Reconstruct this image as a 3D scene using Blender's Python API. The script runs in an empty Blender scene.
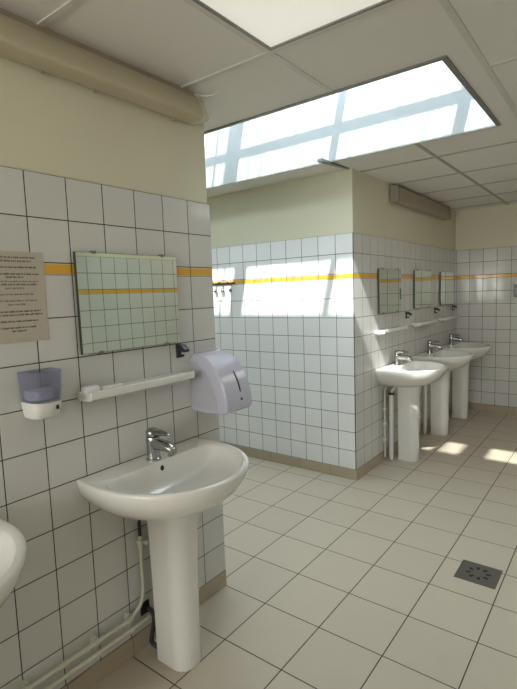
import bpy, bmesh, math, random
from mathutils import Vector, Matrix
random.seed(7)
scene = bpy.context.scene
col = scene.collection

# ------------------------------------------------------------------ camera, world, sun, exposure
YAW, PITCH, ROLL = -0.6522, -0.1056, -0.0344
CAM = Vector((1.5873, 0.0, 1.4961))
fw = Vector((math.sin(YAW) * math.cos(PITCH), math.cos(YAW) * math.cos(PITCH), math.sin(PITCH)))
rt0 = Vector((math.cos(YAW), -math.sin(YAW), 0))
up0 = rt0.cross(fw)
rt = math.cos(ROLL) * rt0 + math.sin(ROLL) * up0
up = -math.sin(ROLL) * rt0 + math.cos(ROLL) * up0
cd = bpy.data.cameras.new('camera')
cam = bpy.data.objects.new('camera', cd)
col.objects.link(cam)
cd.sensor_fit = 'VERTICAL'
cd.sensor_height = 24
cd.lens = 479.93 * 24 / 689
cd.clip_start = 0.02
M3 = Matrix((rt, up, -fw)).transposed()
cam.matrix_world = Matrix.Translation(CAM) @ M3.to_4x4()
scene.camera = cam

world = bpy.data.worlds.new('world')
scene.world = world
world.use_nodes = True
bg = world.node_tree.nodes['Background']
bg.inputs[0].default_value = (0.84, 0.92, 1.0, 1)
bg.inputs[1].default_value = 8.5

SX, SY = -0.22, 0.78                 # horizontal travel of the sunlight per metre of fall
sd = bpy.data.lights.new('sun', 'SUN')
sd.energy = 15.0
sd.angle = math.radians(1.0)
sd.color = (1.0, 0.97, 0.92)
sun = bpy.data.objects.new('sun', sd)
col.objects.link(sun)
sun.location = (1.5, -2, 6)
sun.rotation_euler = Vector((SX, SY, -1)).to_track_quat('-Z', 'Y').to_euler()

# added fill light, set at the made-up window behind the camera
ad = bpy.data.lights.new('added_fill_light', 'AREA')
ad.shape = 'RECTANGLE'; ad.size = 1.9; ad.size_y = 1.1
ad.energy = 80
ad.color = (1.0, 1.0, 0.97)
ar = bpy.data.objects.new('added_fill_light', ad)
col.objects.link(ar)
ar.location = (1.15, -3.42, 1.6)
ar.rotation_euler = Vector((0, 1, -0.05)).to_track_quat('-Z', 'Y').to_euler()

vs = scene.view_settings
vs.view_transform = 'Standard'
vs.look = 'None'
vs.gamma = 1
vs.use_curve_mapping = False
vs.exposure = 0.0

# ------------------------------------------------------------------ measures
E_ = 1.7328          # end of the near wall
F_ = 3.3536          # wall across the recess
X1 = -0.046          # plane of the far basin wall
B_ = 6.1168          # back wall
XR = 2.35            # right wall
YB = -3.5            # wall behind
XL = -2.4            # left end of recess
CZ = 2.395           # ceiling
RZ = 3.0             # roof level at the skylights
HB, BAND, TH = 0.0861, 0.0408, 0.15
ZB = HB + 10 * TH
ZT = ZB + BAND + 2 * TH

# ------------------------------------------------------------------ materials
def new_mat(name):
    m = bpy.data.materials.new(name); m.use_nodes = True
    nt = m.node_tree; b = nt.nodes['Principled BSDF']
    return m, nt, b
def mat(name, c, rough=0.5, metal=0.0, spec=0.5, noise=0.0, nscale=20, bump=0.0, trans=0.0, coat=0.0, ior=1.5, sub=0.0):
    m, nt, b = new_mat(name)
    b.inputs['Base Color'].default_value = (*c, 1)
    b.inputs['Roughness'].default_value = rough
    b.inputs['Metallic'].default_value = metal
    b.inputs['Specular IOR Level'].default_value = spec
    b.inputs['Transmission Weight'].default_value = trans
    b.inputs['Coat Weight'].default_value = coat
    b.inputs['IOR'].default_value = ior
    if noise or bump:
        tc = nt.nodes.new('ShaderNodeTexCoord'); n = nt.nodes.new('ShaderNodeTexNoise')
        n.inputs['Scale'].default_value = nscale; n.inputs['Detail'].default_value = 4
        nt.links.new(tc.outputs['Object'], n.inputs['Vector'])
        if noise:
            mr = nt.nodes.new('ShaderNodeMapRange')
            mr.inputs[3].default_value = 1 - noise; mr.inputs[4].default_value = 1 + noise
            nt.links.new(n.outputs['Fac'], mr.inputs[0])
            mx = nt.nodes.new('ShaderNodeVectorMath'); mx.operation = 'SCALE'
            mx.inputs[0].default_value = c
            nt.links.new(mr.outputs[0], mx.inputs['Scale'])
            nt.links.new(mx.outputs[0], b.inputs['Base Color'])
        if bump:
            bp = nt.nodes.new('ShaderNodeBump'); bp.inputs['Strength'].default_value = bump
            bp.inputs['Distance'].default_value = 0.002
            nt.links.new(n.outputs['Fac'], bp.inputs['Height']); nt.links.new(bp.outputs[0], b.inputs['Normal'])
    return m

class NB:
    def __init__(s, nt): s.nt = nt
    def v(s, x, inp):
        if isinstance(x, (int, float)): inp.default_value = x
        else: s.nt.links.new(x, inp)
    def m(s, op, a, b=0.0, c=0.0):
        n = s.nt.nodes.new('ShaderNodeMath'); n.operation = op
        s.v(a, n.inputs[0]); s.v(b, n.inputs[1]); s.v(c, n.inputs[2])
        return n.outputs[0]
    def dist(s, u, pitch):      # metric distance to the nearest whole number of u
        f = s.m('FRACT', s.m('ADD', u, 0.5))
        return s.m('MULTIPLY', s.m('ABSOLUTE', s.m('SUBTRACT', f, 0.5)), pitch)
    def smooth(s, d, a, b):
        n = s.nt.nodes.new('ShaderNodeMapRange'); n.interpolation_type = 'SMOOTHSTEP'
        s.v(d, n.inputs[0]); n.inputs[1].default_value = a; n.inputs[2].default_value = b
        n.inputs[3].default_value = 0; n.inputs[4].default_value = 1
        return n.outputs[0]
    def mix(s, f, a, b):
        n = s.nt.nodes.new('ShaderNodeMix'); n.data_type = 'RGBA'
        s.v(f, n.inputs[0])
        for x, i in ((a, 6), (b, 7)):
            if isinstance(x, tuple): n.inputs[i].default_value = (*x, 1)
            else: s.nt.links.new(x, n.inputs[i])
        return n.outputs[2]

def grid_tiles(name, axis_u, u0, pu, wall=True, v0=0, pv=0.15, g=0.0026, tile=(0.8, 0.79, 0.76), grout=(0.1, 0.085, 0.07),
               rough=0.12, var=0.03, tilt=0.006):
    m, nt, b = new_mat(name); k = NB(nt)
    tc = nt.nodes.new('ShaderNodeTexCoord'); sp = nt.nodes.new('ShaderNodeSeparateXYZ')
    nt.links.new(tc.outputs['Object'], sp.inputs[0])
    U = k.m('DIVIDE', k.m('SUBTRACT', sp.outputs[axis_u], u0), pu)
    if wall:
        above = k.m('GREATER_THAN', sp.outputs[2], ZB)
        z = k.m('SUBTRACT', sp.outputs[2], k.m('MULTIPLY', above, BAND))
        V = k.m('DIVIDE', k.m('SUBTRACT', z, HB), TH); pv = TH
    else:
        V = k.m('DIVIDE', k.m('SUBTRACT', sp.outputs[1], v0), pv)
    d = k.m('MINIMUM', k.dist(U, pu), k.dist(V, pv))
    on = k.smooth(d, g * 0.5 - 0.0004, g * 0.5 + 0.0006)
    cell = nt.nodes.new('ShaderNodeCombineXYZ')
    k.v(k.m('FLOOR', U), cell.inputs[0]); k.v(k.m('FLOOR', V), cell.inputs[1])
    wn = nt.nodes.new('ShaderNodeTexWhiteNoise'); wn.noise_dimensions = '3D'
    nt.links.new(cell.outputs[0], wn.inputs['Vector'])
    ns = nt.nodes.new('ShaderNodeTexNoise'); ns.inputs['Scale'].default_value = 6 if not wall else 3
    ns.inputs['Detail'].default_value = 5
    nt.links.new(tc.outputs['Object'], ns.inputs['Vector'])
    val = k.m('ADD', k.m('MULTIPLY', k.m('SUBTRACT', wn.outputs['Value'], 0.5), var * 2),
              k.m('ADD', 1.0, k.m('MULTIPLY', k.m('SUBTRACT', ns.outputs['Fac'], 0.5), var * 3)))
    base = tile
    if wall:
        inb = k.m('MULTIPLY', k.m('GREATER_THAN', sp.outputs[2], ZB + 0.002), k.m('LESS_THAN', sp.outputs[2], ZB + BAND - 0.004))
        base = k.mix(inb, tile, (0.72, 0.40, 0.055))
    sc = nt.nodes.new('ShaderNodeVectorMath'); sc.operation = 'SCALE'
    if isinstance(base, tuple): sc.inputs[0].default_value = base
    else: nt.links.new(base, sc.inputs[0])
    nt.links.new(val, sc.inputs['Scale'])
    c = k.mix(on, grout, sc.outputs[0])
    nt.links.new(c, b.inputs['Base Color'])
    r = k.m('ADD', 0.75, k.m('MULTIPLY', on, rough - 0.75))
    nt.links.new(r, b.inputs['Roughness'])
    bp = nt.nodes.new('ShaderNodeBump'); bp.inputs['Distance'].default_value = 0.0012; bp.inputs['Strength'].default_value = 0.6
    nt.links.new(k.smooth(d, 0.0, g * 0.5 + 0.0025), bp.inputs['Height'])
    # slight individual tilt of each tile
    tl = nt.nodes.new('ShaderNodeVectorMath'); tl.operation = 'SUBTRACT'
    nt.links.new(wn.outputs['Color'], tl.inputs[0]); tl.inputs[1].default_value = (0.5, 0.5, 0.5)
    ts = nt.nodes.new('ShaderNodeVectorMath'); ts.operation = 'SCALE'; ts.inputs['Scale'].default_value = tilt * 2
    nt.links.new(tl.outputs[0], ts.inputs[0])
    ad_ = nt.nodes.new('ShaderNodeVectorMath'); ad_.operation = 'ADD'
    nt.links.new(bp.outputs[0], ad_.inputs[0]); nt.links.new(ts.outputs[0], ad_.inputs[1])
    nm = nt.nodes.new('ShaderNodeVectorMath'); nm.operation = 'NORMALIZE'
    nt.links.new(ad_.outputs[0], nm.inputs[0]); nt.links.new(nm.outputs[0], b.inputs['Normal'])
    return m

TILE = (0.60, 0.595, 0.565)
M = {}
M['tile_near'] = grid_tiles('white glazed tiles', 1, E_, 0.1491, tile=TILE, grout=(0.04, 0.033, 0.026), g=0.0036)
M['tile_end'] = grid_tiles('white glazed tiles on wall end', 0, 0.0, 0.15, tile=TILE, grout=(0.10, 0.09, 0.08))
M['tile_recess_lit'] = grid_tiles('white glazed tiles with painted light', 0, X1, 0.1528, tile=(0.78, 0.785, 0.78), grout=(0.06, 0.06, 0.06), g=0.0040)  # same tiles as the other walls, colour lightened in place of stronger light
M['tile_far'] = grid_tiles('white glazed tiles far', 1, F_, 0.15, tile=TILE, grout=(0.07, 0.06, 0.05), g=0.0034)
M['tile_back'] = grid_tiles('white glazed tiles back', 0, X1 + 0.0094, 0.1485, tile=TILE, grout=(0.06, 0.05, 0.04), g=0.0044)
M['tile_right'] = grid_tiles('white glazed tiles right', 1, 0.02, 0.15, tile=TILE, grout=(0.04, 0.033, 0.026), g=0.0046)
M['floor'] = grid_tiles('beige floor tiles', 0, 0.2524, 0.2982, wall=False, v0=1.7308, pv=0.2972, g=0.0046,
                        tile=(0.465, 0.41, 0.32), grout=(0.045, 0.032, 0.02), rough=0.42, var=0.025, tilt=0.003)
M['paint'] = mat('cream wall paint', (0.64, 0.61, 0.46), 0.6, noise=0.04, nscale=2, bump=0.15)
M['ceil'] = mat('grey ceiling panel', (0.74, 0.71, 0.655), 0.8, noise=0.04, nscale=3)
M['tee'] = mat('pale ceiling grid bar', (0.62, 0.59, 0.53), 0.5)
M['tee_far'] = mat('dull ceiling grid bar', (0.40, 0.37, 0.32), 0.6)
M['roof'] = mat('roof slab', (0.5, 0.5, 0.5), 0.8)
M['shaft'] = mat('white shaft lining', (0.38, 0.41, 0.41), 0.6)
M['alu'] = mat('grey frame', (0.22, 0.22, 0.20), 0.45, 0.3)
M['ceramic'] = mat('white ceramic', (0.74, 0.73, 0.69), 0.10, coat=0.3)
M['chrome'] = mat('chrome', (0.42, 0.42, 0.41), 0.14, 1.0)
M['blackhole'] = mat('black opening', (0.01, 0.01, 0.01), 0.5)
M['blackplastic'] = mat('black plastic', (0.018, 0.018, 0.022), 0.35)
M['plastic'] = mat('white plastic', (0.72, 0.71, 0.68), 0.3)
M['lilac'] = mat('lilac grey plastic', (0.50, 0.50, 0.60), 0.22, coat=0.4)
M['lilac_side'] = mat('lilac grey side', (0.42, 0.41, 0.46), 0.35)
M['shelfm'] = mat('off white ceramic shelf', (0.72, 0.72, 0.68), 0.2)
M['pipe'] = mat('painted pipe', (0.56, 0.55, 0.45), 0.4, noise=0.08, nscale=30)
M['rubber'] = mat('dark rubber', (0.03, 0.03, 0.03), 0.6)
M['steel'] = mat('brushed steel', (0.18, 0.17, 0.15), 0.42, 0.75, noise=0.1, nscale=60)
M['skirt'] = None
M['trunk'] = mat('yellowed plastic cover', (0.50, 0.44, 0.31), 0.4, noise=0.08, nscale=4)
M['trunkdark'] = mat('brown aged cover', (0.36, 0.30, 0.22), 0.45, noise=0.1, nscale=6)
M['paper'] = mat('aged paper', (0.46, 0.42, 0.34), 0.35, noise=0.04, nscale=10)
M['ink'] = mat('ink', (0.10, 0.095, 0.08), 0.6)
M['tape'] = mat('clear tape', (0.50, 0.46, 0.36), 0.15)
M['soap'] = mat('white soap', (0.75, 0.75, 0.72), 0.3)
M['mirroredge'] = mat('mirror edge', (0.035, 0.045, 0.035), 0.4)

# mirror: slightly green silvering
m, nt, b = new_mat('mirror silvering')
b.inputs['Base Color'].default_value = (0.72, 0.77, 0.66, 1); b.inputs['Metallic'].default_value = 1; b.inputs['Roughness'].default_value = 0.015
M['mirror'] = m

# skirting tiles: beige with joints
def skirt_mat(name, axis, u0, pu):
    m, nt, b = new_mat(name); k = NB(nt)
    tc = nt.nodes.new('ShaderNodeTexCoord'); sp = nt.nodes.new('ShaderNodeSeparateXYZ')
    nt.links.new(tc.outputs['Object'], sp.inputs[0])
    U = k.m('DIVIDE', k.m('SUBTRACT', sp.outputs[axis], u0), pu)
    on = k.smooth(k.dist(U, pu), 0.0008, 0.002)
    c = k.mix(on, (0.14, 0.11, 0.075), (0.40, 0.335, 0.24))
    nt.links.new(c, b.inputs['Base Color']); b.inputs['Roughness'].default_value = 0.4
    return m
M['skirt_y'] = skirt_mat('beige skirting tiles', 1, 0.25, 0.2972)
M['skirt_x'] = skirt_mat('beige skirting tiles across', 0, 0.02, 0.2982)

# translucent opal diffuser, lit from above
m, nt, b = new_mat('lit opal diffuser')
b.inputs['Base Color'].default_value = (0.4, 0.38, 0.34, 1)
b.inputs['Emission Color'].default_value = (1.0, 0.96, 0.85, 1)
b.inputs['Emission Strength'].default_value = 0.60
b.inputs['Roughness'].default_value = 0.4
M['opal'] = m
m = m.copy(); m.name = 'added fill diffuser'; m.node_tree.nodes['Principled BSDF'].inputs['Emission Strength'].default_value = 3.2  # stronger glow for the added far panel
m.node_tree.nodes['Principled BSDF'].inputs['Emission Color'].default_value = (1.0, 0.97, 0.92, 1)
M['opal_fill'] = m

# streaky roof glazing
m = bpy.data.materials.new('streaky roof glazing'); m.use_nodes = True
nt = m.node_tree; nt.nodes.clear(); k = NB(nt)
out = nt.nodes.new('ShaderNodeOutputMaterial'); tr = nt.nodes.new('ShaderNodeBsdfTransparent')
tl = nt.nodes.new('ShaderNodeBsdfTranslucent'); tl.inputs[0].default_value = (0.9, 0.95, 0.97, 1)
mx = nt.nodes.new('ShaderNodeMixShader'); mx.inputs[0].default_value = 0.10
tc = nt.nodes.new('ShaderNodeTexCoord'); mp = nt.nodes.new('ShaderNodeMapping'); mp.inputs['Scale'].default_value = (32, 0.9, 1)
ns = nt.nodes.new('ShaderNodeTexNoise'); ns.inputs['Scale'].default_value = 1.0; ns.inputs['Detail'].default_value = 5
nt.links.new(tc.outputs['Object'], mp.inputs[0]); nt.links.new(mp.outputs[0], ns.inputs['Vector'])
w = k.smooth(ns.outputs['Fac'], 0.36, 0.60)
nt.links.new(k.mix(w, (0.66, 0.68, 0.69), (0.97, 1.0, 1.0)), tr.inputs[0])
nt.links.new(tr.outputs[0], mx.inputs[1]); nt.links.new(tl.outputs[0], mx.inputs[2]); nt.links.new(mx.outputs[0], out.inputs[0])
M['glazing'] = m

# violet tinted translucent plastic
m = bpy.data.materials.new('violet clear plastic'); m.use_nodes = True
nt = m.node_tree; nt.nodes.clear()
out = nt.nodes.new('ShaderNodeOutputMaterial'); tr = nt.nodes.new('ShaderNodeBsdfTransparent'); tr.inputs[0].default_value = (0.80, 0.81, 0.88, 1)
pb = nt.nodes.new('ShaderNodeBsdfPrincipled'); pb.inputs['Base Color'].default_value = (0.46, 0.46, 0.52, 1); pb.inputs['Roughness'].default_value = 0.15
mx = nt.nodes.new('ShaderNodeMixShader'); mx.inputs[0].default_value = 0.20
nt.links.new(tr.outputs[0], mx.inputs[1]); nt.links.new(pb.outputs[0], mx.inputs[2]); nt.links.new(mx.outputs[0], out.inputs[0])
M['violet'] = m
M['windowglass'] = mat('window glass', (0.8, 0.85, 0.9), 0.05, trans=0.6)

# ------------------------------------------------------------------ mesh helpers
def box(bm, a, b):
    x0, y0, z0 = a; x1, y1, z1 = b
    v = [bm.verts.new(p) for p in ((x0,y0,z0),(x1,y0,z0),(x1,y1,z0),(x0,y1,z0),(x0,y0,z1),(x1,y0,z1),(x1,y1,z1),(x0,y1,z1))]
    for f in ((0,3,2,1),(4,5,6,7),(0,1,5,4),(1,2,6,5),(2,3,7,6),(3,0,4,7)): bm.faces.new([v[i] for i in f])
def loft(bm, rings, cap0=True, cap1=True):
    R = [[bm.verts.new(p) for p in r] for r in rings]
    n = len(R[0])
    for a, b in zip(R, R[1:]):
        for i in range(n): bm.faces.new((a[i], a[(i+1) % n], b[(i+1) % n], b[i]))
    if cap0: bm.faces.new(R[0][::-1])
    if cap1: bm.faces.new(R[-1])
    return R
def tube(bm, pts, r, n=14, caps=True):
    pts = [Vector(p) for p in pts]; rings = []
    rr = r if isinstance(r, (list, tuple)) else [r] * len(pts)
    t0 = (pts[1] - pts[0]).normalized()
    nrm = t0.orthogonal().normalized(); prev = t0
    for i, p in enumerate(pts):
        if i == 0: t = t0
        elif i == len(pts) - 1: t = (pts[-1] - pts[-2]).normalized()
        else: t = ((pts[i+1] - p).normalized() + (p - pts[i-1]).normalized()).normalized()
        nrm = prev.rotation_difference(t) @ nrm; prev = t
        bn = t.cross(nrm)
        rings.append([p + rr[i] * (math.cos(2*math.pi*k/n) * nrm + math.sin(2*math.pi*k/n) * bn) for k in range(n)])
    loft(bm, rings, caps, caps)
def arc(p0, pc, p1, n=6):   # rounded corner through control point
    p0, pc, p1 = Vector(p0), Vector(pc), Vector(p1)
    return [(1-t)**2*p0 + 2*t*(1-t)*pc + t*t*p1 for t in [i/n for i in range(n+1)]]
def lathe(bm, c, prof, n=24, axis='z'):
    rings = []
    for r, h in prof:
        ring = []
        for k in range(n):
            a = 2*math.pi*k/n; ca, sa = r*math.cos(a), r*math.sin(a)
            d = {'z': (ca, sa, h), 'x': (h, ca, sa), 'y': (sa, h, ca)}[axis]
            ring.append(Vector(c) + Vector(d))
        rings.append(ring)
    loft(bm, rings)
def prism(bm, prof, axis, a, b):   # profile of 2-D points extruded along axis from a to b
    def P(q, s):
        return {'x': (s, q[0], q[1]), 'y': (q[0], s, q[1]), 'z': (q[0], q[1], s)}[axis]
    loft(bm, [[Vector(P(q, a)) for q in prof], [Vector(P(q, b)) for q in prof]])
def obj(name, bm, m, parent=None, smooth=False, bevel=0, kind=None, origin=None, seg=2, auto=None):
    bmesh.ops.recalc_face_normals(bm, faces=bm.faces)
    me = bpy.data.meshes.new(name)
    if origin is not None: bmesh.ops.translate(bm, verts=bm.verts, vec=-Vector(origin))
    bm.to_mesh(me); bm.free()
    if m: me.materials.append(m)
    o = bpy.data.objects.new(name, me); col.objects.link(o)
    if origin is not None: o.location = origin
    if parent is not None: o.parent = parent
    if smooth:
        for p in me.polygons: p.use_smooth = True
        if auto is None: auto = 40
        me.set_sharp_from_angle(angle=math.radians(auto))
    if bevel:
        md = o.modifiers.new('bevel', 'BEVEL'); md.width = bevel; md.segments = seg; md.limit_method = 'ANGLE'; md.angle_limit = math.radians(40)
        if not smooth:
            for p in me.polygons: p.use_smooth = True
        md.harden_normals = True
    if kind: o['kind'] = kind
    return o
def boxo(name, a, b, m, parent=None, bevel=0, kind=None):
    bm = bmesh.new(); box(bm, a, b); return obj(name, bm, m, parent, bevel=bevel, kind=kind)
def thing(name, label, cat, loc=(0,0,0), group=None):
    o = bpy.data.objects.new(name, None); col.objects.link(o); o.location = loc
    o.empty_display_size = 0.05
    o['label'] = label; o['category'] = cat
    if group: o['group'] = group
    return o
def tag(o, label, cat, group=None):
    o['label'] = label; o['category'] = cat
    if group: o['group'] = group
    return o
def dup(root, loc, label):
    r = root.copy(); col.objects.link(r); r.location = loc; r['label'] = label
    for ch in list(root.children):
        c = ch.copy(); col.objects.link(c); c.parent = r
        for g in list(ch.children):
            d = g.copy(); col.objects.link(d); d.parent = c
    return r
def struct_empty(name):
    o = bpy.data.objects.new(name, None); col.objects.link(o); o['kind'] = 'structure'; return o

# ------------------------------------------------------------------ room shell
boxo('floor', (XL, YB, -0.1), (XR, B_, 0), M['floor'], kind='structure')

def wall(name, a, b, tiles):
    """painted body plus glazed tile cladding slabs"""
    w = boxo(name, a, b, M['paint'], kind='structure')
    for (ta, tb, mm) in tiles:
        boxo('tile_cladding', ta, tb, mm, w, bevel=0.002)
    return w
CL = 0.008
wall('wall_left_near', (-1.9, YB, 0), (-CL, E_ - CL, CZ), [((-CL, YB, HB - 0.004), (0, E_, ZT), M['tile_near']),
                                                            ((-1.9, E_ - CL, HB - 0.004), (-CL, E_, ZT), M['tile_end'])])
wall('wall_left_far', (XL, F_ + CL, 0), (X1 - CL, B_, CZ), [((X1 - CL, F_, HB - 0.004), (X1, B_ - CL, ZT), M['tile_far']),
                                                       ((XL, F_, HB - 0.004), (X1 - CL, F_ + CL, ZT), M['tile_recess_lit'])])
wall('wall_back', (XL, B_, 0), (XR + 0.1, B_ + 0.1, CZ), [((X1 - CL, B_ - CL, HB - 0.004), (XR - CL, B_, ZT), M['tile_back'])])
wall('wall_right', (XR, YB, 0), (XR + 0.1, B_, CZ), [((XR - CL, YB, HB - 0.004), (XR, B_ - CL, ZT), M['tile_right'])])
wall('wall_recess', (XL - 0.1, YB, 0), (XL, B_, CZ), [])
wf = wall('wall_front', (XL, YB - 0.1, 0), (XR + 0.1, YB, CZ), [])
# skirting
SK = 0.010
boxo('baseboard_left_near', (-0.02, YB, 0), (0.002, E_ + 0.002, HB - 0.004), M['skirt_y'], kind='structure', bevel=0.002)
boxo('baseboard_left_end', (-1.88, E_ - CL, 0), (-0.02, E_ + 0.002, HB - 0.004), M['skirt_x'], kind='structure', bevel=0.002)
boxo('baseboard_recess', (XL, F_ - 0.002, 0), (X1 + 0.002, F_ + 0.02, HB - 0.004), M['skirt_x'], kind='structure', bevel=0.002)
boxo('baseboard_left_far', (X1 - 0.02, F_ + 0.02, 0), (X1 + 0.002, B_ - 0.002, HB - 0.004), M['skirt_y'], kind='structure', bevel=0.002)
boxo('baseboard_back', (X1, B_ - 0.012, 0), (XR, B_ - 0.0, HB - 0.004), M['skirt_x'], kind='structure', bevel=0.002)
boxo('baseboard_right', (XR - 0.012, YB, 0), (XR, B_ - 0.012, HB - 0.004), M['skirt_y'], kind='structure', bevel=0.002)

# ceiling with its openings
def holed_slab(bm, x0, x1, y0, y1, z0, z1, holes):
    xs = sorted({x0, x1, *[h[0] for h in holes], *[h[1] for h in holes]})
    ys = sorted({y0, y1, *[h[2] for h in holes], *[h[3] for h in holes]})
    inside = lambda cx, cy: any(h[0] < cx < h[1] and h[2] < cy < h[3] for h in holes)
    solid = [[not inside((a+b)/2, (c+d)/2) for c, d in zip(ys, ys[1:])] for a, b in zip(xs, xs[1:])]
    vd = {}
    def V(i, j, z):
        if (i, j, z) not in vd: vd[(i, j, z)] = bm.verts.new((xs[i], ys[j], z))
        return vd[(i, j, z)]
    nx, ny = len(xs) - 1, len(ys) - 1
    S = lambda i, j: 0 <= i < nx and 0 <= j < ny and solid[i][j]
    for i in range(nx):
        for j in range(ny):
            if not solid[i][j]: continue
            bm.faces.new((V(i,j,z0), V(i,j+1,z0), V(i+1,j+1,z0), V(i+1,j,z0)))
            bm.faces.new((V(i,j,z1), V(i+1,j,z1), V(i+1,j+1,z1), V(i,j+1,z1)))
            if not S(i-1,j): bm.faces.new((V(i,j,z0), V(i,j,z1), V(i,j+1,z1), V(i,j+1,z0)))
            if not S(i+1,j): bm.faces.new((V(i+1,j,z0), V(i+1,j+1,z0), V(i+1,j+1,z1), V(i+1,j,z1)))
            if not S(i,j-1): bm.faces.new((V(i,j,z0), V(i+1,j,z0), V(i+1,j,z1), V(i,j,z1)))
            if not S(i,j+1): bm.faces.new((V(i,j+1,z0), V(i,j+1,z1), V(i+1,j+1,z1), V(i+1,j+1,z0)))
W1 = (-2.25, 0.985, 2.05, 3.075)
W2 = (1.19, 2.25, 2.50, 3.075)
OP = (0.51, 1.69, 0.37, 1.545)
OP_FILL = (1.22, 2.20, 3.52, 4.70)
bm = bmesh.new()
holed_slab(bm, XL - 0.1, XR + 0.1, YB - 0.1, B_ + 0.1, CZ, CZ + 0.03, [W1, W2, OP, OP_FILL])
ceiling = obj('ceiling', bm, M['ceil'], kind='structure')
# exposed grid bars of the suspended ceiling
bm = bmesh.new()
tw, td = 0.012, 0.004
def tee_y(x, y0, y1): box(bm, (x - tw, y0, CZ - td), (x + tw, y1, CZ))
def tee_x(y, x0, x1): box(bm, (x0, y - tw, CZ - td - 0.0004), (x1, y + tw, CZ))
tee_y(0.495, YB, 2.03); tee_y(1.10, YB, B_); tee_y(1.705, YB, 2.03); tee_y(1.705, 3.10, B_)
tee_y(-0.09, YB, 2.03) if False else None
for y in (-3.3, -2.7, -2.1, -1.5, -0.87, -0.25, 0.92, 1.562): tee_x(y, 0.0, 0.497 if 0.3 < y else XR)
tee_x(0.355, 0.0, XR); tee_x(1.562, 0.497, XR); tee_x(2.255, 1.10, XR); tee_x(2.93, 1.10, 1.185)
obj('ceiling_grid', bm, M['tee'], ceiling)
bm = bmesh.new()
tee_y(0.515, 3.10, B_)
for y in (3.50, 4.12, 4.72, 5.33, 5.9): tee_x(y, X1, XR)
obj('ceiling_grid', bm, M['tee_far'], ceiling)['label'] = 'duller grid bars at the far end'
# hanging dark end of a grid bar beside the skylight
bm = bmesh.new()
prism(bm, [(-0.115, CZ - 0.002), (-0.075, CZ - 0.002), (-0.075, CZ - 0.022), (-0.115, CZ - 0.022)], 'y', 2.96, 3.34)
for v in bm.verts:
    if v.co.y > 3.2:
        v.co.x = -0.07 + (v.co.x + 0.095) * 0.35
        v.co.z = CZ - 0.001 + (v.co.z - CZ) * 0.4
obj('loose_grid_bar', bm, M['alu'], ceiling)

# opal ceiling panels: one near the camera, one unseen, added to brighten the far end
def world_child(o, parent):
    o.parent = parent; o.matrix_parent_inverse = Matrix.Translation(-Vector(parent.location)); return o
def opal_panel(OP, label, m):
    pn = thing('ceiling_light_panel', label, 'light panel', ((OP[0]+OP[1])/2, (OP[2]+OP[3])/2, CZ), 'opal ceiling panels')
    world_child(boxo('diffuser', (OP[0] + 0.001, OP[2] + 0.001, CZ + 0.006), (OP[1] - 0.001, OP[3] - 0.001, CZ + 0.016), m), pn)
    bm = bmesh.new()
    holed_slab(bm, OP[0] - 0.004, OP[1] + 0.004, OP[2] - 0.004, OP[3] + 0.004, CZ - 0.005, CZ, [(OP[0] + 0.008, OP[1] - 0.008, OP[2] + 0.008, OP[3] - 0.008)])
    world_child(obj('frame', bm, M['alu']), pn)
opal_panel(OP, 'large square lit opal panel set in the ceiling, cut by the top edge', M['opal'])
opal_panel(OP_FILL, 'added fill panel in the far ceiling, unseen beyond the right edge of the view', M['opal_fill'])

def skylight(name, h, bars_x, bars_y, rx1, ry0):
    w = struct_empty(name)
    x0, x1, y0, y1 = h
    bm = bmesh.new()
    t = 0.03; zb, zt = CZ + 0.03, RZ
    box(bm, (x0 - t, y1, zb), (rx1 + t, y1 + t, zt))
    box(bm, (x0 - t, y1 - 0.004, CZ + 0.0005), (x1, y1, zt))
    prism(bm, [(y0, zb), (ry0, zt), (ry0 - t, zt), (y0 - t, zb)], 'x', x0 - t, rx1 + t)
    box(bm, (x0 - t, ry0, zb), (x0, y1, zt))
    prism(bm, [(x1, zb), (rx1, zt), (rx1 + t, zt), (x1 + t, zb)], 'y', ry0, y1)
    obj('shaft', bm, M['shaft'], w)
    bm = bmesh.new()
    holed_slab(bm, x0 - 0.001, x1 + 0.016, y0 - 0.014, y1 + 0.003, CZ - 0.008, CZ - 0.0005, [(x0 + 0.002, x1 - 0.006, y0 + 0.004, y1 - 0.004)])
    obj('frame', bm, M['alu'], w)
    bm = bmesh.new()
    for a, b in bars_x: box(bm, (a, ry0, RZ), (b, y1, RZ + 0.02))
    for a, b in bars_y: box(bm, (x0, a, RZ + 0.021), (rx1, b, RZ + 0.04))
    obj('glazing_bar', bm, M['shaft'], w)
    boxo('glazing', (x0 - 0.05, ry0 - 0.10, RZ + 0.062), (rx1 + 0.05, y1 + 0.05, RZ + 0.066), M['glazing'], w)
    return (x0, rx1, ry0 - 0.055, y1)
r1 = skylight('window_1', W1, [(0.04, 0.10), (-0.93, -0.79), (-1.06, -1.045), (-1.75, -1.70), (0.87, 0.94)], [(2.345, 2.565), (2.71, 2.755)], 1.12, 2.04)
r2 = skylight('added_skylight', W2, [(1.75, 1.79)], [(2.345, 2.60), (2.71, 2.755)], 2.25, 2.04)  # unseen second skylight, added to let in more sunlight
bm = bmesh.new()
holed_slab(bm, XL - 0.1, XR + 0.1, YB - 0.1, B_ + 0.1, RZ, RZ + 0.06, [r1, r2])
obj('roof', bm, M['roof'], kind='structure')

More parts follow.
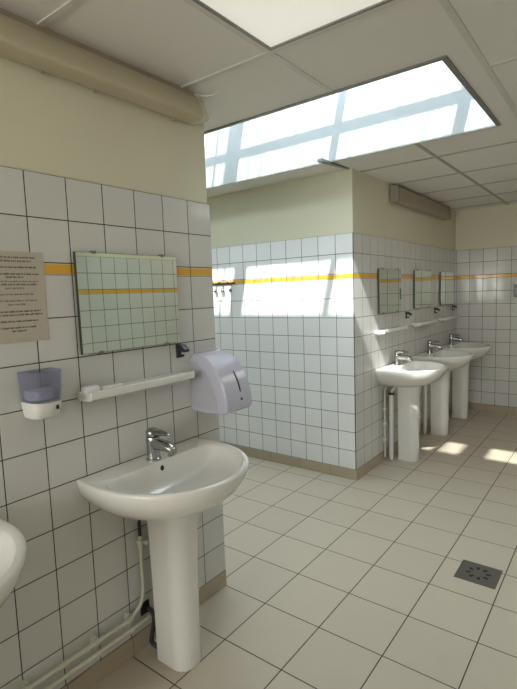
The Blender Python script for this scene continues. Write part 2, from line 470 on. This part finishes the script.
# unseen window, added behind the camera to go with the fill light
w3 = struct_empty('added_window')
bm = bmesh.new()
for a, b in (((0.25, YB, 1.0), (0.31, YB + 0.03, 2.1)), ((1.99, YB, 1.0), (2.05, YB + 0.03, 2.1)), ((0.31, YB, 1.0), (1.99, YB + 0.03, 1.05)), ((0.31, YB, 2.05), (1.99, YB + 0.03, 2.1)), ((1.13, YB, 1.05), (1.17, YB + 0.02, 2.05))): box(bm, a, b)
obj('frame', bm, M['plastic'], w3)
boxo('pane', (0.31, YB, 1.05), (1.99, YB + 0.008, 2.05), M['windowglass'], w3)

# ------------------------------------------------------------------ wash basin with pedestal and tap
def d_outline(W, D, x0, n=40, sy=1.0, sx=1.0):
    """D-shaped outline, flat side on the wall (x=0); ordered from the back +y corner round the front to the back -y corner"""
    pts = []
    nb = 8
    for i in range(nb): pts.append((x0 * i / nb, W * (0.965 + 0.035 * math.sin(math.pi/2 * i/nb))))
    for i in range(n + 1):
        a = math.pi/2 * (1 - 2 * i / n)
        c, s = math.cos(a), math.sin(a)
        pts.append((x0 + (D - x0) * abs(c) ** 0.95, W * math.copysign(abs(s) ** 0.96, s)))
    for i in range(nb - 1, -1, -1): pts.append((x0 * i / nb, -W * (0.965 + 0.035 * math.sin(math.pi/2 * i/nb))))
    for i in range(1, 10): pts.append((0, -W * 0.965 * (1 - 2 * i / 10)))
    return [(x * sx, y * sy) for x, y in pts]
def make_basin(label):
    t = thing('pedestal_basin', label, 'basin', group='white pedestal basins')
    W, D, ZR = 0.320, 0.480, 0.835
    base = d_outline(W, D, 0.13)
    bc = (0.285, 0.0)
    def outer(sx, sy, z): return [Vector((x * sx, y * sy, z)) for x, y in base]
    def inner(f, z, shift=0.0, k=0.905):
        r = []
        for x, y in base:
            dx, dy = x - 0.265, y
            ro = math.hypot(dx, dy) * k
            a = math.atan2(dy, dx); c = math.cos(a)
            if c < -1e-3: ro = (ro ** -7 + ((0.265 - 0.108) / -c) ** -7) ** (-1 / 7)
            r.append(Vector((0.265 + shift + ro * f * c, ro * f * math.sin(a), z)))
        return r
    rings = [outer(0.40, 0.26, 0.655), outer(0.52, 0.40, 0.66), outer(0.70, 0.62, 0.682), outer(0.83, 0.79, 0.712), outer(0.915, 0.90, 0.745),
             outer(0.962, 0.962, 0.778), outer(0.985, 0.987, 0.800), outer(0.996, 0.997, 0.816), outer(1.0, 1.0, 0.826), outer(0.996, 0.997, 0.832), outer(0.985, 0.988, ZR),
             outer(0.965, 0.97, ZR),
             inner(1.0, ZR - 0.001), inner(0.985, ZR - 0.007), inner(0.955, ZR - 0.025), inner(0.90, ZR - 0.055, -0.003),
             inner(0.79, ZR - 0.085, -0.008), inner(0.60, ZR - 0.106, -0.014), inner(0.32, ZR - 0.117, -0.02), inner(0.1, ZR - 0.120, -0.025)]
    bm = bmesh.new(); loft(bm, rings)
    bw = obj('bowl', bm, M['ceramic'], t, smooth=True, auto=65)
    bm = bmesh.new(); lathe(bm, (0.238, 0, ZR - 0.121), [(0.0, 0), (0.026, 0), (0.028, 0.004), (0.020, 0.006), (0.0, 0.004)], 20)
    obj('drain_fitting', bm, M['chrome'], bw, smooth=True)
    bm = bmesh.new(); lathe(bm, (0.1165, 0, ZR - 0.030), [(0.0, -0.006), (0.008, -0.006), (0.0095, 0.001), (0.007, 0.003), (0.0, 0.003)], 16, 'x')
    for v in bm.verts: v.co.z += (v.co.z - (ZR - 0.030)) * 0.3
    obj('overflow_hole', bm, M['blackhole'], bw, smooth=True)
    # pedestal: U-shaped column open to the wall
    def ped(z, w, d, r):
        x0 = 0.10
        n = 10; fx = d
        right = [(x0, w)] + [(fx - r + r * math.sin(a), w - r * (1 - math.cos(a))) for a in [math.pi/2 * i / n for i in range(n + 1)]]
        left = [(x, -y) for x, y in reversed(right)]
        # inner return
        th = 0.012
        inn = [(x0, -(w - th)), (fx - r, -(w - th)), (fx - th, -(w - r) * 0.8), (fx - th, (w - r) * 0.8), (fx - r, w - th), (x0, w - th)]
        return [Vector((x, y, z)) for x, y in right + left + inn]
    bm = bmesh.new()
    loft(bm, [ped(0.0, 0.066, 0.254, 0.058), ped(0.006, 0.068, 0.257, 0.060), ped(0.10, 0.068, 0.254, 0.060), ped(0.40, 0.072, 0.256, 0.062), ped(0.58, 0.077, 0.262, 0.066), ped(0.645, 0.081, 0.270, 0.070), ped(0.70, 0.085, 0.280, 0.072)])
    obj('pedestal', bm, M['ceramic'], t, smooth=True, auto=50)
    # tap
    zt = ZR - 0.001
    bm = bmesh.new()
    cx = 0.068
    lathe(bm, (cx, 0, zt), [(0.0, 0), (0.031, 0), (0.031, 0.007), (0.0275, 0.010), (0.0265, 0.050), (0.028, 0.070), (0.028, 0.090), (0.026, 0.096), (0, 0.096)], 28)
    tp = obj('tap', bm, M['chrome'], t, smooth=True)
    bm = bmesh.new()
    def orect(x, z, hw, hh, tl=0.0):
        return [Vector((x + tl * s, y, z + s)) for y, s in ((-hw, -hh*0.4), (-hw*0.6, -hh), (hw*0.6, -hh), (hw, -hh*0.4), (hw, hh*0.5), (hw*0.6, hh), (-hw*0.6, hh), (-hw, hh*0.5))]
    loft(bm, [orect(cx, zt + 0.066, 0.024, 0.022), orect(cx + 0.04, zt + 0.070, 0.022, 0.020), orect(cx + 0.085, zt + 0.068, 0.020, 0.018), orect(cx + 0.114, zt + 0.060, 0.019, 0.016), orect(cx + 0.126, zt + 0.052, 0.014, 0.010)])
    lathe(bm, (cx + 0.106, 0, zt + 0.034), [(0.0, 0), (0.0125, 0), (0.0135, 0.018), (0, 0.018)], 16)
    obj('spout', bm, M['chrome'], tp, smooth=True, auto=50)
    bm = bmesh.new()
    lathe(bm, (cx, 0, zt + 0.0975), [(0, 0), (0.024, 0), (0.028, 0.006), (0.027, 0.024), (0.020, 0.031), (0, 0.033)], 28)
    loft(bm, [orect(cx + 0.005, zt + 0.116, 0.022, 0.013), orect(cx + 0.045, zt + 0.117, 0.018, 0.011), orect(cx + 0.095, zt + 0.117, 0.010, 0.004), orect(cx + 0.100, zt + 0.116, 0.006, 0.002)])
    obj('lever', bm, M['chrome'], tp, smooth=True, auto=50)
    return t
CY = 1.240
FARY = (4.045, 4.93, 5.70)
basin = make_basin('nearest complete white basin on pedestal, below the largest mirror')
basin.location = (0.001, CY + 0.012, 0)
dup(basin, (0.001, 0.318, 0), 'white basin cut off by the left edge, only its rounded rim in view')
flabels = ['white pedestal basin nearest the wall corner, its rim catching sunlight', 'middle of the three far white pedestal basins', 'farthest white pedestal basin, beside the back wall']
for y, lb in zip(FARY, flabels):
    dup(basin, (X1 + 0.001, y, 0), lb)

# ------------------------------------------------------------------ mirrors
def make_mirror(label):
    t = thing('wall_mirror', label, 'mirror', group='frameless mirrors above the basins')
    w, z0, z1 = 0.243, 1.296, 1.668
    bm = bmesh.new(); box(bm, (0.006, -w, z0), (0.0175, w, z1)); obj('backing', bm, M['mirroredge'], t)
    bm = bmesh.new(); box(bm, (0.0176, -w + 0.0012, z0 + 0.0012), (0.0195, w - 0.0012, z1 - 0.0012)); g = obj('glass', bm, M['mirror'], t)
    for s in (-0.165, 0.165):
        for zz, up_ in ((z0, -1), (z1, 1)):
            bm = bmesh.new()
            box(bm, (0.0, s - 0.007, min(zz, zz + up_ * 0.006)), (0.0215, s + 0.007, max(zz, zz + up_ * 0.006)))
            box(bm, (0.0198, s - 0.007, zz - 0.005), (0.0222, s + 0.007, zz + 0.006))
            lathe(bm, (0.022, s, zz), [(0, 0), (0.005, 0), (0.004, 0.004), (0, 0.005)], 10, 'x')
            obj('clip', bm, M['alu'], t)
    return t
mir = make_mirror('nearest and largest-looking frameless mirror, above the near basin')
mir.location = (0.0005, 1.235, 0)
for y, lb in zip((4.03, 4.88, 5.71), ['far mirror closest to the wall corner and sunbeam', 'middle of the three far mirrors', 'farthest mirror, next to the back wall']):
    dup(mir, (X1 + 0.0005, y, 0), lb)

# the near mirror hangs very slightly leaned back
mir.location.x = 0.0162
mir.rotation_euler = (0, -0.009, 0)

# ------------------------------------------------------------------ shelves
def make_shelf(label):
    t = thing('wash_shelf', label, 'shelf', group='white shelves above the basins')
    bm = bmesh.new()
    prof = [(0.0, 1.160), (0.0, 1.134), (0.02, 1.128), (0.078, 1.131), (0.090, 1.137), (0.092, 1.150), (0.090, 1.165), (0.083, 1.167), (0.078, 1.160), (0.02, 1.157)]
    prism(bm, prof, 'y', -0.258, 0.262)
    obj('shelf_board', bm, M['shelfm'], t, bevel=0.003)
    for s in (-0.2, 0.2):
        bm = bmesh.new(); prism(bm, [(0, 1.132), (0, 1.110), (0.010, 1.110), (0.05, 1.135)], 'y', s - 0.008, s + 0.008)
        obj('bracket', bm, M['shelfm'], t, bevel=0.002)
    return t
sh = make_shelf('white shelf under the nearest mirror, beside the hand towel dispenser')
sh.location = (0.0005, 1.228, 0)
for y, lb in zip((3.98, 4.85, 5.69), ['sunlit white shelf above the far basin nearest the corner', 'white shelf above the middle far basin', 'white shelf above the farthest basin, by the back wall']):
    dup(sh, (X1 + 0.0005, y, 0), lb)
# bits on the near shelf
bm = bmesh.new()
def rbox(bm, cx, cy, z0, hx, hy, h):
    prof = lambda k, z: [Vector((cx + k * hx * math.copysign(abs(math.cos(a)) ** 0.5, math.cos(a)), cy + k * hy * math.copysign(abs(math.sin(a)) ** 0.5, math.sin(a)), z)) for a in [2*math.pi*i/24 for i in range(24)]]
    loft(bm, [prof(0.9, z0), prof(1.0, z0 + h*0.2), prof(1.0, z0 + h*0.7), prof(0.85, z0 + h)])
rbox(bm, 0.044, 1.000, 1.1575, 0.022, 0.032, 0.024)
tag(obj('soap_bar', bm, M['soap'], None, smooth=True, auto=60), 'white soap bar at the left end of the near shelf', 'soap')
bm = bmesh.new(); rbox(bm, 0.044, 1.090, 1.1575, 0.015, 0.05, 0.014)
tag(obj('plastic_case', bm, M['plastic'], None, smooth=True, auto=60), 'small flat white plastic case lying beside the soap on the near shelf', 'case')

# ------------------------------------------------------------------ black clothes hooks
def make_hook(label):
    t = thing('clothes_hook', label, 'hook', group='black hooks beside the mirrors')
    bm = bmesh.new(); box(bm, (0, -0.014, 1.222), (0.008, 0.014, 1.288)); obj('base_plate', bm, M['blackplastic'], t, bevel=0.002)
    bm = bmesh.new()
    prism(bm, [(0.006, 1.284), (0.006, 1.262), (0.026, 1.260), (0.050, 1.248), (0.057, 1.252), (0.057, 1.262), (0.034, 1.282)], 'y', -0.017, 0.017)
    obj('arm', bm, M['blackplastic'], t, bevel=0.003)
    bm = bmesh.new()
    prism(bm, [(0.006, 1.240), (0.006, 1.228), (0.026, 1.226), (0.034, 1.236), (0.028, 1.240), (0.024, 1.235)], 'y', -0.008, 0.008)
    obj('lower_peg', bm, M['blackplastic'], t, bevel=0.001)
    return t
hk = make_hook('black plastic hook between the near mirror and the towel dispenser')
hk.location = (0.0005, 1.482, 0)
for y, lb in zip((4.44, 5.30, 5.97), ['black hook between the first and second far mirrors', 'black hook between the second and third far mirrors', 'black hook past the farthest mirror, by the back corner']):
    dup(hk, (X1 + 0.0005, y, -0.005), lb)

# ------------------------------------------------------------------ towel dispenser
dt = thing('towel_dispenser', 'lilac-grey curved hand towel dispenser at the end of the near wall', 'dispenser', (0, 0, 0))
Y0, Y1d = 1.548, 1.732
def side_prof(sc=1.0, n=14):
    p = [(0.0, 0.965), (0.0, 1.235)]
    top = []
    for i in range(n + 1):
        a = math.pi/2 * i / n
        top.append((0.030 + 0.190 * math.sin(a), 0.990 + 0.245 * math.cos(a)))
    return p[:1] + [(0.0, 1.212), (0.010, 1.226)] + top + [(0.217, 0.978), (0.200, 0.968), (0.10, 0.962)]
bm = bmesh.new(); prism(bm, side_prof(), 'y', Y0, Y1d)
body = obj('cover', bm, M['lilac'], dt, smooth=True, bevel=0.010, seg=4, auto=35)
bm = bmesh.new(); prism(bm, [(0.0005, 0.98), (0.0005, 1.20), (0.04, 1.195), (0.09, 1.165), (0.13, 1.115), (0.155, 1.05), (0.165, 0.985)], 'y', Y0 - 0.0025, Y0 + 0.004)
obj('side_panel', bm, M['lilac_side'], dt, bevel=0.002)['label'] = 'darker grey side panel'
def onarc(a, off=0.0):
    return Vector((0.030 + (0.190 + off) * math.sin(a), 0, 0.990 + (0.245 + off) * math.cos(a)))
bm = bmesh.new()
yc = (Y0 + Y1d) / 2 + 0.012
rings = []
for i in range(9):
    a = 0.86 + (1.30 - 0.86) * i / 8; w = 0.0045 * (0.5 if i in (0, 8) else 1)
    p = onarc(a, -0.002); q = onarc(a, 0.0012)
    rings.append([Vector((p.x, yc - w, p.z)), Vector((q.x, yc - w, q.z)), Vector((q.x, yc + w, q.z)), Vector((p.x, yc + w, p.z))])
loft(bm, rings); obj('level_slot', bm, M['blackhole'], dt)
bm = bmesh.new(); p = onarc(1.43, -0.003); lathe(bm, (p.x, yc, p.z), [(0, 0), (0.0065, 0), (0.006, 0.005), (0, 0.005)], 16, 'x'); obj('lock', bm, M['blackhole'], dt)
bm = bmesh.new(); box(bm, (0.03, Y0 + 0.02, 0.9635), (0.17, Y1d - 0.02, 0.972)); obj('paper_outlet', bm, M['rubber'], dt)

# ------------------------------------------------------------------ soap dispenser
sdp = thing('soap_dispenser', 'small wall soap dispenser, violet see-through tank over white base, under the notice', 'dispenser')
def cup(z, w, d, yc=0.0):
    w *= 0.94
    pts = [(0.004, w)]
    for i in range(13):
        a = math.pi/2 - math.pi * i / 12
        pts.append((d * 0.35 + d * 0.65 * abs(math.cos(a)) ** 0.6, w * math.copysign(abs(math.sin(a)) ** 0.5, math.sin(a))))
    pts.append((0.004, -w))
    return [Vector((x, y, z)) for x, y in pts]
bm = bmesh.new()
loft(bm, [cup(1.166, 0.057, 0.092), cup(1.20, 0.059, 0.096), cup(1.268, 0.062, 0.100), cup(1.268, 0.0585, 0.0965), cup(1.20, 0.055, 0.092), cup(1.172, 0.053, 0.088)])
tk = obj('tank', bm, M['violet'], sdp, smooth=True, auto=50); tk['label'] = 'violet see-through tank'
bm = bmesh.new(); loft(bm, [cup(1.173, 0.044, 0.078), cup(1.20, 0.045, 0.080), cup(1.203, 0.045, 0.080)]); sl = obj('soap_fill', bm, mat('pale liquid soap', (0.50, 0.51, 0.56), 0.3), tk, smooth=True)
bm = bmesh.new(); loft(bm, [cup(1.112, 0.047, 0.078), cup(1.117, 0.050, 0.085), cup(1.15, 0.056, 0.094), cup(1.166, 0.058, 0.096)])
for v in bm.verts:
    if v.co.z > 1.16: v.co.z += 0.006 * (abs(v.co.y) / 0.055) - 0.004
obj('base', bm, M['plastic'], sdp, smooth=True, auto=50)
bm = bmesh.new(); lathe(bm, (0.088, 0.022, 1.146), [(0, 0), (0.0045, 0), (0.004, 0.010), (0, 0.011)], 12, 'x')
for v in bm.verts: v.co.z += (v.co.z - 1.146) * 0.9
obj('push_button', bm, M['blackhole'], sdp)
sdp.location = (0.0005, 0.817, -0.002)

# ------------------------------------------------------------------ paper notice
nt_ = thing('paper_notice', 'typed beige paper notice stuck on the tiles at the left edge', 'notice')
boxo('sheet', (0.0003, -0.105, 1.362), (0.0018, 0.105, 1.660), M['paper'], nt_)
bm = bmesh.new()
lines = [(1.638, .155, 1), (1.626, .120, 1), (1.606, .150, 1), (1.584, .165, 1), (1.574, .060, 1), (1.560, .160, 0), (1.550, .150, 1), (1.538, .070, 0), (1.518, .165, 0),
         (1.497, .140, 0), (1.485, .060, 0), (1.462, .160, 1), (1.451, .170, 1), (1.430, .135, 1), (1.409, .120, 1), (1.398, .050, 1)]
for z, wd, bold in lines:
    y = -wd / 2 + 0.004
    while y < wd / 2:
        n = random.randint(2, 8)
        for i in range(n):
            h = random.choice((0.0046, 0.0046, 0.0062)); s = 0.0011 if not bold else 0.0018
            box(bm, (0.0017, y, z), (0.00195, y + s, z + h))
            if random.random() < 0.75: box(bm, (0.0017, y, z + random.choice((0, 0.0012, 0.0024))), (0.00195, y + 0.0018, z + random.choice((0.0010, 0.0030))))
            y += 0.0025
            if y > wd / 2: break
        y += 0.0028
obj('typed_text', bm, M['ink'], nt_)
bm = bmesh.new(); prism(bm, [(0.062, 1.515), (0.092, 1.470), (0.104, 1.515), (0.084, 1.57)], 'x', 0.0018, 0.0021)
obj('tape_patch', bm, M['tape'], nt_)
nt_.location = (0, 0.777, 0)

# ------------------------------------------------------------------ pipes under the near basin
pp = thing('water_pipes', 'pair of cream painted pipes running low along the near wall', 'pipes')
bm = bmesh.new()
vy = 1.188
tube(bm, [(0.030, -0.6, 0.193)] + arc((0.030, vy - 0.10, 0.193), (0.030, vy, 0.193), (0.030, vy, 0.30), 8) + [(0.030, vy, 0.52)], 0.0085)
obj('supply_pipe', bm, M['pipe'], pp, smooth=True)
bm = bmesh.new()
tube(bm, [(0.034, -0.6, 0.146), (0.034, 1.24, 0.150)] + arc((0.034, 1.25, 0.150), (0.034, 1.275, 0.150), (0.034, 1.275, 0.19), 5) + [(0.034, 1.275, 0.50)], 0.0085)
obj('supply_pipe', bm, M['pipe'], pp, smooth=True)
for y in (0.30, 0.69, 0.955, 1.115):
    bm = bmesh.new()
    box(bm, (0.0005, y - 0.007, 0.128), (0.024, y + 0.007, 0.212))
    tube(bm, [(0.030, y - 0.008, 0.193), (0.030, y + 0.008, 0.193)], 0.0125)
    tube(bm, [(0.034, y - 0.008, 0.1475), (0.034, y + 0.008, 0.1475)], 0.0125)
    obj('pipe_clip', bm, M['pipe'], pp, smooth=True)
for y in (0.62, 0.80, 1.08):
    bm = bmesh.new(); tube(bm, [(0.030, y, 0.193), (0.030, y + 0.035, 0.193)], 0.0115); obj('joint', bm, M['pipe'], pp, smooth=True)
bm = bmesh.new(); tube(bm, [(0.030, vy, 0.47), (0.030, vy, 0.505)], 0.014, 8); tube(bm, [(0.006, vy, 0.487), (0.052, vy + 0.02, 0.487)], 0.009)
lathe(bm, (0.052, vy + 0.02, 0.487), [(0, 0), (0.013, 0), (0.013, 0.014), (0, 0.014)], 12, 'x')
obj('stop_valve', bm, M['pipe'], pp, smooth=True)
bm = bmesh.new(); tube(bm, [(0.030, vy, 0.52), (0.030, vy, 0.575)], 0.0075); tube(bm, [(0.030, vy, 0.575), (0.055, vy + 0.02, 0.70)], 0.006); obj('flexible_hose', bm, M['rubber'], pp, smooth=True)
dh = thing('waste_hose', 'dark waste hose behind the near pedestal', 'hose')
bm = bmesh.new(); tube(bm, [(0.012, 1.222, 0.17)] + arc((0.03, 1.222, 0.17), (0.055, 1.225, 0.16), (0.045, 1.215, 0.10), 5) + arc((0.04, 1.205, 0.05), (0.045, 1.21, 0.014), (0.12, 1.235, 0.014), 6), 0.010)
obj('hose', bm, M['rubber'], dh, smooth=True)
boxo('wall_cavity', (0.0003, 1.190, 0.15), (0.003, 1.235, 0.205), M['blackhole'], dh)

# pipes beside the first far basin
def far_pipes(y, label):
    t = thing('basin_pipes', label, 'pipes', (X1, y, 0), group='pipes behind the far pedestals')
    bm = bmesh.new(); tube(bm, [(0.022, -0.17, 0.045), (0.022, -0.17, 0.64)], 0.0085); tube(bm, [(0.022, -0.17, 0.64), (0.06, -0.10, 0.70)], 0.006)
    obj('supply_pipe', bm, M['pipe'], t, smooth=True)
    bm = bmesh.new(); tube(bm, [(0.060, -0.125, 0.012), (0.060, -0.125, 0.05), (0.060, -0.12, 0.61)], [0.013, 0.019, 0.019]); tube(bm, [(0.060, -0.12, 0.61), (0.10, -0.07, 0.68)], 0.012)
    obj('waste_pipe', bm, M['plastic'], t, smooth=True)
    for z in (0.20, 0.34, 0.47):
        bm = bmesh.new(); tube(bm, [(0.0, -0.17, z), (0.014, -0.17, z)], 0.005); tube(bm, [(0.022, -0.17, z - 0.007), (0.022, -0.17, z + 0.007)], 0.013); tube(bm, [(0.03, -0.19, z), (0.03, -0.21, z)], 0.008)
        obj('pipe_clip', bm, M['plastic'], t, smooth=True)
    bm = bmesh.new(); tube(bm, [(0.060, -0.12, 0.59), (0.060, -0.12, 0.61)], 0.026, 16); obj('trap_nut', bm, M['rubber'], t, smooth=True)
    return t
fp = far_pipes(FARY[0], 'pale pipes beside the far basin nearest the corner')
dup(fp, (X1, FARY[1], 0), 'pale pipes beside the middle far basin')
dup(fp, (X1, FARY[2], 0), 'pale pipes beside the farthest basin')

# ------------------------------------------------------------------ wall-top light fittings
nl = thing('wall_light', 'long yellowed plastic light fitting under the ceiling on the near wall', 'light')
prof = [(0.0, 2.264), (0.082, 2.258), (0.096, 2.264), (0.099, 2.278), (0.062, 2.358), (0.046, 2.368), (0.0, 2.368)]
bm = bmesh.new(); prism(bm, prof, 'y', -1.6, 1.615); obj('cover', bm, M['trunk'], nl, smooth=True, bevel=0.003, auto=60)
bm = bmesh.new(); prism(bm, [(x * 1.03, 2.314 + (z - 2.314) * 1.03) for x, z in prof], 'y', 1.615, 1.645); obj('end_cap', bm, mat('pale end cap', (0.55, 0.52, 0.40), 0.4), nl, smooth=True, bevel=0.004, auto=60)
bm = bmesh.new(); box(bm, (0.0, -1.6, 2.368), (0.030, 1.64, 2.3945)); obj('back_plate', bm, M['trunkdark'], nl)
for y in (0.60, 0.93, 1.13, 1.52):
    bm = bmesh.new(); box(bm, (0.0005, y - 0.008, 2.254), (0.007, y + 0.008, 2.266)); obj('clip', bm, M['trunk'], nl)
bm = bmesh.new(); tube(bm, [(0.03, 1.63, 2.386), (0.06, 1.68, 2.386), (0.10, 1.70, 2.388), (0.12, 1.68, 2.392)], 0.004); obj('cable', bm, M['tee'], nl, smooth=True)
fl = thing('wall_light', 'short brown-aged light fitting high on the far basin wall', 'light', (X1, 0, 0))
prof = [(0.0, 2.238), (0.062, 2.238), (0.074, 2.250), (0.070, 2.345), (0.055, 2.372), (0.0, 2.376)]
bm = bmesh.new(); prism(bm, prof, 'y', 4.10, 5.58); obj('cover', bm, M['trunkdark'], fl, smooth=True, bevel=0.003, auto=60)
for a, b in ((4.065, 4.10), (5.58, 5.615)):
    bm = bmesh.new(); prism(bm, [(x * 1.05, 2.307 + (z - 2.307) * 1.04) for x, z in prof], 'y', a, b); obj('end_cap', bm, mat('grey end cap', (0.28, 0.25, 0.20), 0.5), fl, smooth=True, bevel=0.004, auto=60)

# ------------------------------------------------------------------ coat rail on the recess wall
cr = thing('coat_rail', 'small dark coat rail with round-ended hooks on the recess wall', 'coat rail', (0, F_, 0))
boxo('rail', (-1.56, -0.012, 1.588), (-1.215, -0.0005, 1.606), M['blackplastic'], cr, bevel=0.002)
for x in (-1.53, -1.44, -1.35, -1.255):
    bm = bmesh.new()
    tube(bm, [(x, -0.012, 1.598), (x, -0.040, 1.590), (x, -0.060, 1.600)], 0.006, 8)
    lathe(bm, (x, -0.058, 1.604), [(0, -0.013), (0.009, -0.009), (0.013, 0), (0.009, 0.009), (0, 0.013)], 12)
    obj('hook', bm, M['blackplastic'], cr, smooth=True)
    bm = bmesh.new(); tube(bm, [(x + 0.004, -0.010, 1.588), (x + 0.004, -0.022, 1.545)], 0.004, 8)
    lathe(bm, (x + 0.004, -0.028, 1.535), [(0, -0.018), (0.012, -0.013), (0.018, 0), (0.012, 0.013), (0, 0.018)], 14)
    kb = obj('shadow_ball', bm, M['alu'], cr, smooth=True); kb['label'] = 'grey ball in place of a hook shadow'  # grey ball set where the hook's shadow falls

# ------------------------------------------------------------------ floor drain
dr = thing('floor_drain', 'square dark metal floor drain with a ring of slots', 'drain', (1.032, 2.552, 0))
bm = bmesh.new(); box(bm, (-0.099, -0.096, 0.0), (0.099, 0.096, 0.003)); obj('plate', bm, M['steel'], dr, bevel=0.001)
for i in range(8):
    a = 2*math.pi*(i + 0.3)/8
    bm = bmesh.new(); c, s = math.cos(a), math.sin(a)
    def q(r, w): return Vector((r*c - w*s, r*s + w*c, 0))
    ring = [q(0.035, -0.005), q(0.040, -0.008), q(0.055, -0.008), q(0.060, -0.005), q(0.060, 0.005), q(0.055, 0.008), q(0.040, 0.008), q(0.035, 0.005)]
    loft(bm, [[p + Vector((0, 0, 0.0022)) for p in ring], [p + Vector((0, 0, 0.0034)) for p in ring]])
    obj('slot', bm, M['blackhole'], dr)
bm = bmesh.new(); lathe(bm, (0, 0, 0.003), [(0, 0), (0.012, 0), (0.011, 0.0015), (0, 0.0015)], 16); obj('centre_screw', bm, M['steel'], dr, smooth=True)

# ------------------------------------------------------------------ small items at the right edge
sw = thing('light_switch', 'small grey switch box on the back wall at the right edge', 'switch', (0.618, B_ - CL, 1.43))
boxo('plate', (-0.03, -0.03, -0.07), (0.06, -0.0005, 0.07), M['steel'], sw, bevel=0.004)
boxo('rocker', (-0.012, -0.036, -0.03), (0.042, -0.030, 0.03), M['alu'], sw, bevel=0.002)
dtc = thing('ceiling_detector', 'small round dark detector on the ceiling near the back wall', 'detector', (0.80, 5.10, CZ))
bm = bmesh.new(); lathe(bm, (0, 0, -0.0005), [(0, 0), (0.05, 0), (0.05, -0.012), (0.0, -0.012)], 24); obj('base_plate', bm, M['plastic'], dtc, smooth=True)
bm = bmesh.new(); lathe(bm, (0, 0, -0.0125), [(0, 0), (0.038, 0), (0.03, -0.022), (0.0, -0.026)], 24); obj('sensor', bm, M['blackplastic'], dtc, smooth=True)
